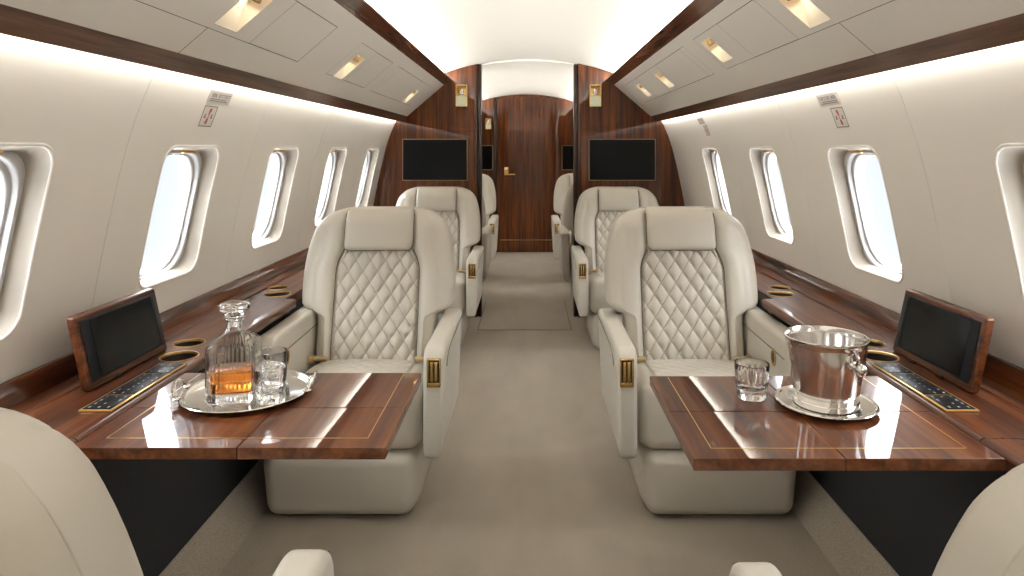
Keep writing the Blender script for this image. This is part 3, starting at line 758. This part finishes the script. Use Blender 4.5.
# ------------------------------------------------------------------ wall placards
def placard(sg, yc, zc_, hl, hh, kind, label, grp):
    th = math.atan2(wx(zc_ + .03) - wx(zc_ - .03), .06)
    r = thing('wall_placard', label, 'sign', (sg * (wx(zc_) - .0004), yc, zc_), 0, grp)
    r.rotation_euler = (0, sg * th, 0)
    X = lambda d: -sg * d
    def q(bm, d, u0, u1, v0, v1, t=.0006): rbox(bm, (min(X(d), X(d + t)), u0, v0), (max(X(d), X(d + t)), u1, v1))
    bm = BM(); q(bm, 0, -hl, hl, -hh, hh, .0012); obj('plate', bm, PLATE if kind == 'text' else PLATEW, r)
    f = .003; bm = BM()
    for u0, u1, v0, v1 in ((-hl, hl, hh - f, hh), (-hl, hl, -hh, -hh + f), (-hl, -hl + f, -hh, hh), (hl - f, hl, -hh, hh)): q(bm, .0012, u0, u1, v0, v1)
    obj('border', bm, INKG if kind != 'text' else PLATEW, r)
    if kind == 'text':
        bm = BM(); rr = random.Random(3); u = -hl * .75
        while u < hl * .8:   # one line of tall letters
            w = .006 + rr.random() * .003
            if rr.random() < .85:
                q(bm, .0012, u, u + .0024, .0, hh * .55); q(bm, .0012, u, u + w, hh * .42, hh * .55)
                if rr.random() < .6: q(bm, .0012, u + w - .002, u + w, .0, hh * .5)
            u += w + .004
        for v in (-hh * .35, -hh * .62): q(bm, .0012, -hl * .8, hl * (.5 + .3 * rr.random()), v, v + .0028)
        obj('lettering', bm, INKG, r)
    else:
        bm = BM()   # red upright figure above and below a pale bar, grey marks to either side
        q(bm, .0012, -.004, .005, hh * .18, hh * .70); q(bm, .0014, .001, .009, hh * .42, hh * .78); q(bm, .0012, -.007, .004, -hh * .70, -hh * .22); q(bm, .0014, -.010, -.001, -hh * .75, -hh * .45)
        q(bm, .0012, -.001, .002, -hh * .25, hh * .2)
        obj('red_mark', bm, RED, r)
        bm = BM()
        for s in (-1, 1): q(bm, .0012, s * hl * .5 - .004, s * hl * .5 + .003, -hh * .12, hh * .2); q(bm, .0012, s * hl * .5 - .008, s * hl * .5 + .008, -hh * .18, -hh * .10)
        obj('grey_mark', bm, INKG, r)
placard(-1, 2.15, 1.364, .075, .022, 'text', 'oblong grey lettered placard above the wall window, decanter side', 'lettered placards')
placard(-1, 2.12, 1.305, .042, .034, 'red', 'square white placard with a red mark, decanter side wall', 'red placards')
placard(1, 2.22, 1.364, .075, .022, 'text', 'oblong grey lettered placard high on the ice bucket side wall, nearer the camera', 'lettered placards')
placard(1, 2.19, 1.305, .042, .034, 'red', 'square white placard with a red mark, ice bucket side, nearer the camera', 'red placards')
placard(1, 3.86, 1.364, .060, .022, 'text', 'small grey lettered placard by the partition, ice bucket side wall', 'lettered placards')
placard(1, 3.82, 1.310, .036, .030, 'red', 'small placard with a red mark by the partition, ice bucket side wall', 'red placards')

# ------------------------------------------------------------------ tableware
G0 = TZ + .0006
def tray():
    r = thing('serving_tray', 'round silver tray with two handles carrying the decanter and tumblers', 'tray', (-.629, 1.525, G0))
    R = .140
    bm = BM(); lathe(bm, [(0, .003), (R - .015, .003), (R - .012, .005), (R - .006, .011), (R - .001, .0125), (R, .011), (R - .004, .008), (R - .011, .002), (R - .016, 0), (0, 0)], 72); obj('tray_dish', bm, SILVER, r)
    for a in (PI + .22, .18):
        c, s = math.cos(a), math.sin(a); bm = BM(); pts = []
        for t in lin(0, PI, 14):
            along = .042 * math.cos(t); out = R - .005 + .012 * math.sin(t); z = .012 + .024 * math.sin(t) ** .8
            pts.append((c * out - s * along, s * out + c * along, z))
        tube(bm, pts, lambda f: .0030 + .0018 * abs(2 * f - 1), 8)
        for e in (-1, 1):
            cx, cy = c * (R - .006) - s * e * .042, s * (R - .006) + c * e * .042
            t = BM(); bmesh.ops.create_uvsphere(t, u_segments=12, v_segments=8, radius=.007)
            for v in t.verts: v.co = Vector((cx + v.co.x * 1.4, cy + v.co.y * 1.4, .0145 + v.co.z * .6))
            merge(bm, t)
        obj('handle', bm, SILVER, r)
tray()
def sq(n):
    return lambda a: 1 / ((abs(math.cos(a)) ** n + abs(math.sin(a)) ** n) ** (1 / n))
def decanter():
    r = thing('whiskey_decanter', 'square cut crystal decanter half full of amber spirit, on the tray', 'decanter', (-.645, 1.495, G0 + .0036), .16)
    W = .0505
    def f(a, rad, z, i, rib=True):
        if z < .132:
            n = 7.0
        else: n = max(2.0, 7 - (z - .132) / .032 * 5)
        q = rad * sq(n)(a)
        if rib and .006 < z < .122: q *= 1 - .022 * (.5 + .5 * math.cos(a * 40))
        return q
    out = [(0, .004), (.036, .003), (W - .006, 0), (W - .001, .006), (W, .012), (W, .03), (W, .06), (W, .09), (W, .118), (W - .001, .126), (W - .006, .133), (.036, .142), (.022, .152), (.0165, .162), (.0155, .172), (.0155, .184), (.021, .188), (.0225, .191), (.021, .194), (.0135, .195)]
    inn = [(.0115, .193), (.0115, .165), (.018, .153), (.034, .138), (W - .008, .130), (W - .006, .12), (W - .006, .08), (W - .006, .03), (W - .008, .024), (.02, .021), (0, .021)]
    sz = lambda z: z * .94 if z < .13 else .1222 + (z - .13) * .84
    out = [(a, sz(b)) for a, b in out]; inn = [(a, sz(b)) for a, b in inn]
    bm = BM(); lathe(bm, out + inn, 160, lambda a, rad, z, i: f(a, rad, z, i, i < len(out))); obj('bottle', bm, GLASS, r, 50)
    q = W - .0064
    bm = BM(); lathe(bm, [(0, .0206), (.02, .0206), (q - .002, .0236), (q, .030), (q, .05), (q, .064), (q - .0005, .0645), (0, .0645)], 96, lambda a, rad, z, i: f(a, rad, z, i, False)); obj('amber_spirit', bm, LIQ, r, 50)
    bm = BM()
    lathe(bm, [(a, sz(b)) for a, b in [(0, .170), (.0085, .170), (.0108, .190), (.0108, .1965), (.018, .198), (.020, .201), (.012, .206), (.0125, .2085), (.029, .212), (.0315, .216), (.0315, .2245), (.029, .229), (.020, .232), (0, .233)]], 48, lambda a, rad, z, i: rad * (1 - (.04 if z > .21 else 0) * (.5 + .5 * math.cos(a * 8)))); obj('stopper', bm, GLASS, r, 30)
decanter()
def tumbler(loc, label, R=.036, H=.088, rot=0, grp='cut crystal tumblers'):
    r = thing('crystal_tumbler', label, 'glass', loc, rot, grp)
    def f(a, rad, z, i):
        if i < 9 and .008 < z < H * .55:
            k = math.sin(z / .0085 * PI / 2) 
            return rad * (1 - .075 * abs(math.sin(a * 9 + z * 130)) * abs(math.cos(a * 9 - z * 130)))
        return rad
    b = R * .86
    prof = [(0, .002), (b * .75, .0015), (b - .003, 0), (b, .004), (b + .0006, .012), (b + (R - b) * .2, .02), (b + (R - b) * .3, .03), (b + (R - b) * .45, .04), (b + (R - b) * .56, H * .55), (R - .0006, H - .003), (R - .0012, H), (R - .0024, H), (R - .0030, H - .003), (b + (R - b) * .45 - .0045, .036), (b - .006, .024), (b - .012, .019), (0, .0175)]
    fine = []
    for i, p in enumerate(prof): fine.append(p)
    bm = BM(); lathe(bm, fine, 108, f); obj('tumbler_body', bm, GLASS, r, 50)
    return r
tumbler((-.558, 1.474, G0 + .0036), 'cut crystal tumbler at the front of the silver tray', .0345, .072)
tumbler((-.600, 1.597, G0 + .0036), 'cut crystal tumbler at the back of the tray, behind the other glass', .0335, .072, .3)
tumbler((.491, 1.505, G0), 'lone cut crystal tumbler beside the steel ice bucket', .0380, .076, .1)
def bucket():
    x, y = .632, 1.455
    s = thing('silver_saucer', 'round silver saucer under the steel ice bucket', 'plate', (x, y, G0)); R = .103
    bm = BM(); lathe(bm, [(0, .004), (R * .62, .004), (R * .68, .006), (R - .006, .0105), (R - .001, .0115), (R, .010), (R - .006, .0065), (R * .66, 0), (0, 0)], 72); obj('saucer_dish', bm, SILVER, s)
    bm = BM(); lathe(bm, [(R - .010, .0098), (R - .008, .0122), (R - .004, .0128), (R - .002, .0115)], 72); obj('saucer_rim', bm, SILVER, s)
    r = thing('ice_bucket', 'polished steel ice bucket with knob handles, standing on the silver saucer', 'ice bucket', (x, y, G0 + .0046), -1.25)
    bm = BM(); lathe(bm, [(0, .0), (.058, 0), (.066, .0015), (.0675, .006), (.0675, .012), (.0655, .014), (.066, .018), (.072, .055), (.078, .095), (.0825, .128), (.0835, .136), (.0860, .139), (.0872, .1415), (.0867, .1445), (.085, .1455), (.083, .143), (.0808, .13), (.070, .05), (.063, .016), (0, .012)], 72); [setattr(v, 'co', Vector((v.co.x * .98, v.co.y * .98, v.co.z))) for v in bm.verts]; obj('bucket_body', bm, STEEL, r)
    for s_ in (1, -1):
        bm = BM()
        t = BM(); lathe(t, [(0, -.004), (.011, -.004), (.011, .001), (.006, .004), (.005, .010), (.0095, .013), (.0125, .018), (.012, .024), (.008, .0285), (0, .030)], 20)
        for v in t.verts: v.co = Vector((s_ * (.0775 + v.co.z), v.co.x, .100 + v.co.y))
        merge(bm, t)
        t = BM(); tube(t, [(s_ * (.0805 + .010 * math.sin(q)), .0, .104 + .030 * q / PI) for q in lin(0, PI, 8)], .0038, 8); merge(bm, t)
        obj('knob_handle', bm, STEEL, r)
bucket()

# ------------------------------------------------------------------ sky outside, exposure, camera
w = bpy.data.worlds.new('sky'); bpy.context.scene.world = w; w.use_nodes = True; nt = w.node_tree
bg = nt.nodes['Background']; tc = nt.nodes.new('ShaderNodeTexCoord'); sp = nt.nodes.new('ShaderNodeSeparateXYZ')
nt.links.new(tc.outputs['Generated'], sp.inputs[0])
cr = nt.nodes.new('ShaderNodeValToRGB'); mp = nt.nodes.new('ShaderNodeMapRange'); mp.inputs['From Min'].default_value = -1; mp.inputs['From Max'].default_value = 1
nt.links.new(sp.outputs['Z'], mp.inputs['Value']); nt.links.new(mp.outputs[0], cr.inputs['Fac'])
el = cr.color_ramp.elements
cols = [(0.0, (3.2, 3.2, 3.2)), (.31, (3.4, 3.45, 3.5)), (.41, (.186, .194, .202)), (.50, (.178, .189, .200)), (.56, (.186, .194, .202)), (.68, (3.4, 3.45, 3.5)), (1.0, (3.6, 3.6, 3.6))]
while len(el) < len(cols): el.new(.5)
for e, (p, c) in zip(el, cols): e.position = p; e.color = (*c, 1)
nt.links.new(cr.outputs['Color'], bg.inputs['Color']); bg.inputs['Strength'].default_value = 4.0  # made much brighter above and below to fill the cabin, dimmer at the horizon

cam = bpy.data.cameras.new('camera'); co = bpy.data.objects.new('camera', cam); C.objects.link(co)
co.location = (0, 0, EYE); co.rotation_euler = (PI / 2, 0, 0)
cam.sensor_width = 36; cam.lens = 683 / 1024 * 36
cam.shift_x = -(529 - 512) / 1024; cam.shift_y = (150 - 288) / 1024
cam.clip_start = .02
sc = bpy.context.scene; sc.camera = co
sc.view_settings.view_transform = 'Standard'; sc.view_settings.look = 'None'; sc.view_settings.gamma = 1
sc.view_settings.use_curve_mapping = False; sc.view_settings.exposure = 0.45
sc.cycles.max_bounces = 12; sc.cycles.diffuse_bounces = 6; sc.cycles.glossy_bounces = 5; sc.cycles.transmission_bounces = 12; sc.cycles.transparent_max_bounces = 12
sc.cycles.use_denoising = True; sc.cycles.sample_clamp_indirect = 6
